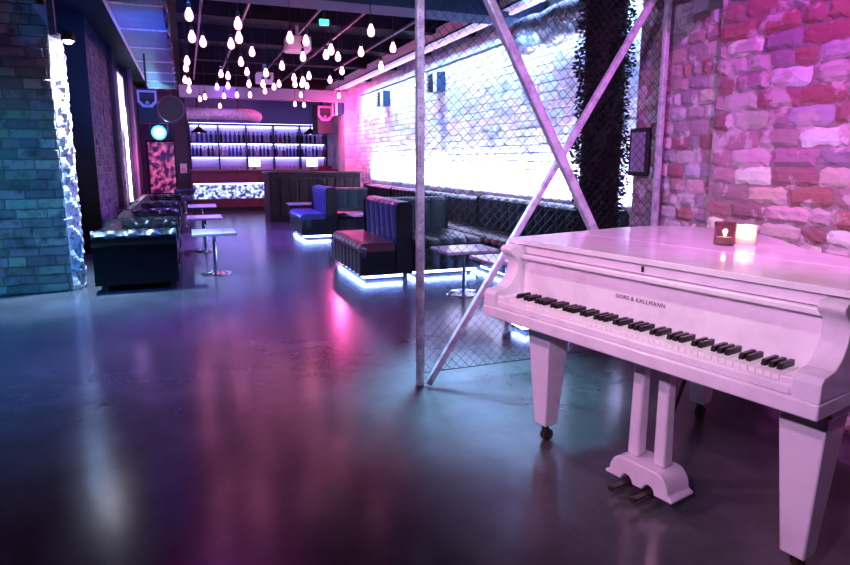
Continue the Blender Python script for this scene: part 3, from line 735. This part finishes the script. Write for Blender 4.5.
B().tube([(.2 * math.cos(a * PI / 12), .2 * math.sin(a * PI / 12), .56) for a in range(13)], .05, 10).done('backrest', 'leather_blue', t, smooth=True)

# ------------------------------------------------------------ leafy column
t = thing('leafy_column', 'tall black green leafy column standing behind the fence', 'plant', (3.19, 4.3, 0))
B().lathe([(0, .0), (.19, 0), (.22, .30), (.20, .30), (.19, .26), (0, .26)], n=24).done('planter', 'black', t, smooth='auto')
B().tube([(0, 0, .2), (.01, 0, 1.7), (0, 0, CZ - .02)], .16, 12).done('core', 'stem', t, smooth=True)
b = B()
for i in range(9500):
    z = random.uniform(.3, CZ - .06); a = random.uniform(0, 2 * PI); base = .185 + .015 * math.sin(z * 7 + a * 2) + .012 * math.sin(z * 19)
    r = base + random.uniform(-.05, .022); c = Vector((r * math.cos(a), r * math.sin(a), z))
    d = Vector((math.cos(a) + random.uniform(-.8, .8), math.sin(a) + random.uniform(-.8, .8), random.uniform(-.9, .5))).normalized()
    s_ = d.cross(Vector((random.uniform(-1, 1), random.uniform(-1, 1), 1))).normalized()
    l_, w_ = random.uniform(.025, .045), random.uniform(.009, .016)
    b.add([c, c + d * l_ * .5 + s_ * w_, c + d * l_, c + d * l_ * .5 - s_ * w_], [(0, 1, 2, 3)])
o = b.done('foliage', 'leaf', t)

# ------------------------------------------------------------ chain link fence
FY = 3.24
t = thing('chain_link_fence', 'chain link fence panel with steel post and crossed braces left of the piano', 'fence', (0, FY, 0))
b = B().bar((1.21, 0, 0), (1.21, 0, CZ), .042, .042).done('post', 'steel', t, bevel=.005)
h = B()
for k in range(60): h.tube([(1.205, -.0215, .08 + k * .052), (1.205, -.0218, .08 + k * .052)], .0035, 8)
h.done('post_hole', 'black', b)
B().bar((2.86, 0, 0), (2.86, 0, CZ), .034, .034).done('post', 'purple_steel', t, bevel=.005)
B().bar((1.24, -.05, .02), (2.85, -.05, 2.50), .036, .036).done('brace', 'purple_steel', t, bevel=.004)
B().bar((1.12, -.10, 2.93), (2.80, -.10, .04), .052, .052).done('brace', 'purple_steel', t, bevel=.010)
B().bar((1.21, 0, CZ - .03), (2.86, 0, CZ - .03), .04, .04).done('top_rail', 'steel', t)
b = B(); pit = .0295; r = .0021; n = int((2.84 - 1.235) / pit * 2)
z0m, z1m = .075, CZ - .05; hs_ = .0295
for i in range(int((2.84 - 1.235) / pit)):
    x0 = 1.235 + pit * (i + .5); pts = []; k = 0; z = z0m
    while z < z1m:
        sgn = 1 if (k + i) % 2 else -1
        pts.append((x0 + sgn * pit * .53, .002 * sgn, z)); z += hs_; k += 1
    b.tube(pts, r, 4, False)
b.tube([(1.225, 0, z0m), (2.85, 0, z0m)], .003, 6)
b.done('wire_mesh', 'wire', t)

t = thing('notice_board', 'narrow black framed notice on the end of the brick wall', 'notice', (2.985, 3.56, 1.20))
B().box(-.03, .0, -.10, .09, 0, .33).done('frame', 'black', t, bevel=.005); B().box(-.033, -.03, -.075, .065, .03, .30).done('sheet', mat('notice_sheet', (.30, .22, .38), .5), t)
t = thing('ceiling_heater', 'black box mounted high on the brick wall above the mesh', 'heater', (2.80, 3.02, 2.33))
B().box(-.20, .10, -.24, .13, -.03, .2).done('housing', 'black', t, bevel=.01); B().box(-.17, .07, -.20, .10, -.042, -.03).done('grille', 'wire', t)
B().bar((0, 0, .2), (0, 0, CZ - 2.33), .04, .04).done('hanger', 'black', t)

# ------------------------------------------------------------ grand piano
PN = thing('grand_piano', 'white grand piano lit pink with closed lid against the brick wall', 'piano', (1.242, 2.495, 0), -1.348)
W = 1.439; KB = .604
def curve(pts, n=8):
    """Catmull-Rom through pts (open)"""
    out = []
    for i in range(len(pts) - 1):
        p0 = pts[max(i - 1, 0)]; p1 = pts[i]; p2 = pts[i + 1]; p3 = pts[min(i + 2, len(pts) - 1)]
        for k in range(n):
            t_ = k / n
            out.append(tuple(.5 * ((2 * p1[j]) + (-p0[j] + p2[j]) * t_ + (2 * p0[j] - 5 * p1[j] + 4 * p2[j] - p3[j]) * t_ ** 2 + (-p0[j] + 3 * p1[j] - 3 * p2[j] + p3[j]) * t_ ** 3) for j in range(2)))
    out.append(pts[-1]); return out
tail = curve([(0.0, .95), (.04, 1.15), (.16, 1.29), (.34, 1.34), (.54, 1.28), (.72, 1.14), (.86, .98), (1.0, .86), (1.18, .80), (1.34, .76), (W, .66)], 6)
rim = [(0, .42)] + tail + [(W, .42)]
B().prism(rim, KB + .04, .925).done('case', 'white_lacquer', PN, bevel=.006)
B().prism([(.03, .30), (W - .03, .30)] + [(min(max(x, .03), W - .03), y - .03) for x, y in tail[::-1]], KB - .03, KB + .05).done('bottom_board', 'white_lacquer', PN)
# keybed
B().box(0, W, 0, .46, KB, KB + .05).done('keybed', 'white_lacquer', PN, bevel=.006)
B().box(.085, W - .085, .012, .045, KB + .05, KB + .078).done('key_slip', 'white_lacquer', PN, bevel=.006)
# arms (S-curved cheeks)
ap = [(0.005, KB + .05), (.005, KB + .105), (.02, KB + .122), (.075, KB + .130)] + curve([(.075, KB + .130), (.11, KB + .155), (.135, KB + .195), (.145, KB + .235), (.135, KB + .262), (.105, KB + .285), (.098, KB + .303), (.115, KB + .318)], 5) + [(.44, KB + .318), (.44, KB + .05)]
for x0, x1 in ((0, .075), (W - .075, W)):
    B().prism(ap, x0, x1, 'x').done('arm', 'white_lacquer', PN, bevel=.008, seg=3)
for x0, x1 in ((.078, .118), (W - .118, W - .078)): B().box(x0, x1, .02, .19, KB + .05, KB + .100).done('key_block', 'white_lacquer', PN, bevel=.006)
# fallboard, moulding, stretcher
FB = .165
B().add([(.076, FB, .675), (W - .076, FB, .675), (W - .076, FB + .02, .865), (.076, FB + .02, .865), (.076, FB + .045, .675), (W - .076, FB + .045, .675), (W - .076, FB + .045, .865), (.076, FB + .045, .865)],
        [(0, 1, 2, 3), (4, 7, 6, 5), (0, 4, 5, 1), (1, 5, 6, 2), (2, 6, 7, 3), (3, 7, 4, 0)]).done('fallboard', 'white_lacquer', PN)
B().box(.076, W - .076, FB - .012, .44, .863, .884).done('fallboard_ledge', 'white_lacquer', PN, bevel=.005)
st = B().box(.076, W - .076, FB + .018, .44, .886, .924).done('front_rail', 'white_lacquer', PN, bevel=.003)
B().box(-.005, .005, -.004, 0, -.011, .011).done('keyhole', 'black', st, loc=(W / 2, FB + .018, .906))
tc_ = bpy.data.curves.new('lettering', 'FONT'); tc_.body = 'GORS & KALLMANN'; tc_.size = .0225; tc_.extrude = .0006; tc_.align_x = 'CENTER'; tc_.space_character = 1.12
to = bpy.data.objects.new('tmp', tc_); COL.objects.link(to); bpy.context.view_layer.update()
me = bpy.data.meshes.new_from_object(to); bpy.data.objects.remove(to)
me.materials.clear(); me.materials.append(mat('letter_brown', (.20, .08, .15), .4))
lo = bpy.data.objects.new('lettering', me); COL.objects.link(lo); lo.parent = PN; lo.location = (W / 2, FB + .0085, .778); lo.rotation_euler = (PI / 2 - .115, 0, 0)
# keys
K0, KL = .108, W - .216; kw = KL / 52
B().box(.08, W - .08, .05, .44, KB + .045, KB + .068).done('key_frame', 'black', PN)
wk = B().box(-kw / 2 + .0011, kw / 2 - .0011, 0, .145, 0, .022)
wk0 = wk.done('white_key', 'key_white', PN, bevel=.0012, seg=1, loc=(K0 + kw / 2, .048, KB + .068))
bk = B().add([(-.0082, 0, 0), (.0082, 0, 0), (.0082, .10, 0), (-.0082, .10, 0), (-.0068, .005, .019), (.0068, .005, .019), (.0068, .10, .019), (-.0068, .10, .019)], [(0, 3, 2, 1), (4, 5, 6, 7), (0, 1, 5, 4), (1, 2, 6, 5), (2, 3, 7, 6), (3, 0, 4, 7)])
bk0 = None
for i in range(52):
    if i:
        c = wk0.copy(); COL.objects.link(c); c.parent = PN; c.location = (K0 + kw * (i + .5), .048, KB + .068)
    if i < 51 and i % 7 in (0, 2, 3, 5, 6):     # A B C D E F G : sharps after A, C, D, F, G
        l_ = (K0 + kw * (i + 1), .090, KB + .0895)
        if bk0 is None: bk0 = bk.done('black_key', 'key_black', PN, bevel=.0015, seg=1, loc=l_)
        else:
            c = bk0.copy(); COL.objects.link(c); c.parent = PN; c.location = l_
# lid
LZ = .928; ov = .018
lt = [(x + (-ov if x < .3 else ov * .6), y + ov) for x, y in tail]; lt[-1] = (W + ov, .68)
B().prism([(-ov, FB - .005), (W + ov, FB - .005), (W + ov, .567), (-ov, .567)], LZ, LZ + .022).done('lid_flap', 'white_lacquer', PN, bevel=.002, seg=2)
B().prism([(-ov, .570), (W + ov, .570)] + lt[::-1], LZ, LZ + .022).done('lid', 'white_lacquer', PN, bevel=.002, seg=2)
for y in (.78, 1.02): B().tube([(-ov - .004, y, LZ + .008), (-ov - .004, y + .07, LZ + .008)], .006, 8).done('hinge', 'brass', PN)
# legs
def pleg(a, b_):
    l = B().bar((a, b_, KB - .028), (a, b_, .085), .140, .140, (0, 1, 0), .075, .075).done('leg', 'white_lacquer', PN, bevel=.006)
    B().box(a - .085, a + .085, b_ - .085, b_ + .085, KB - .03, KB + .0).done('leg_block', 'white_lacquer', l, bevel=.004)
    B().tube([(a, b_, .085), (a, b_, .045)], .018, 10).tube([(a - .014, b_ + .008, .03), (a + .014, b_ + .008, .03)], .029, 16).done('caster', 'brass', l, smooth='auto')
pleg(.20, .23); pleg(W - .095, .20); pleg(.45, 1.08)
# lyre
LC = .765
for s_ in (-1, 1):
    B().bar((LC + s_ * .055, .235, KB), (LC + s_ * .060, .235, .145), .045, .05, (0, 1, 0), .052, .055).done('lyre_post', 'white_lacquer', PN, bevel=.008)
lp = [(-.155, .045), (-.155, .058), (-.135, .066)] + [(-.135 + .055 * (1 - math.cos(k * PI / 12)), .066 + .075 * math.sin(k * PI / 12)) for k in range(1, 7)] + [(.08 + .055 * math.sin(k * PI / 12), .066 + .075 * math.cos(k * PI / 12)) for k in range(0, 6)] + [(.135, .066), (.155, .058), (.155, .045)]
lp += [(.075, .045)] + [(.052 + .025 * math.cos(k * PI / 8), .045 + .03 * math.sin(k * PI / 8)) for k in range(1, 8)] + [(.020, .045), (-.022, .045)] + [(-.05 + .025 * math.cos(k * PI / 8), .045 + .03 * math.sin(k * PI / 8)) for k in range(1, 8)] + [(-.08, .045)]
B().prism([(LC + x, z) for x, z in lp], .165, .305, 'y').done('lyre_base', 'white_lacquer', PN, bevel=.005)
for x in (-.05, .052):
    B().box(LC + x - .011, LC + x + .011, .07, .20, .042, .050).tube([(LC + x, .085, .046), (LC + x, .07, .046)], .013, 10).done('pedal', 'brass', PN, bevel=.002)
B().tube([(LC, .28, .13), (LC, .52, KB)], .008, 8).done('lyre_brace', 'brass', PN)

# candles on the lid
LT = LZ + .022
def holder(loc, r, h, m, label, smoke):
    t = thing('candle_holder', label, 'candle', loc, 0, 'candle glasses on the piano')
    B().lathe([(0, 0), (r * .94, 0), (r, .006), (r, h), (r * .93, h), (r * .92, .01), (0, .01)], n=28).done('glass_cup', m, t, smooth='auto')
    B().lathe([(0, .011), (r * .8, .011), (r * .8, h * .38), (0, h * .38)], n=20).done('candle_wax', 'wax', t, smooth='auto')
    B().lathe([(0, h * .40), (.005, h * .44), (.007, h * .50), (.004, h * .60), (0, h * .70)], n=10).done('flame', 'flame', t, smooth=True)
    return t
holder((2.14, 1.99, LT + .0005), .044, .098, 'glass_dark', 'smoked glass candle holder on the piano lid, in front', True)
holder((2.243, 1.975, LT + .0005), .042, .082, 'glass_clear', 'bright frosted glass candle holder on the piano lid, behind the smoked one', False)
point('candle_light_front', (2.14, 1.99, LT + .06), .25, (1, .5, .25), .01)
point('candle_light_back', (2.243, 1.975, LT + .06), .55, (1, .60, .32), .012)
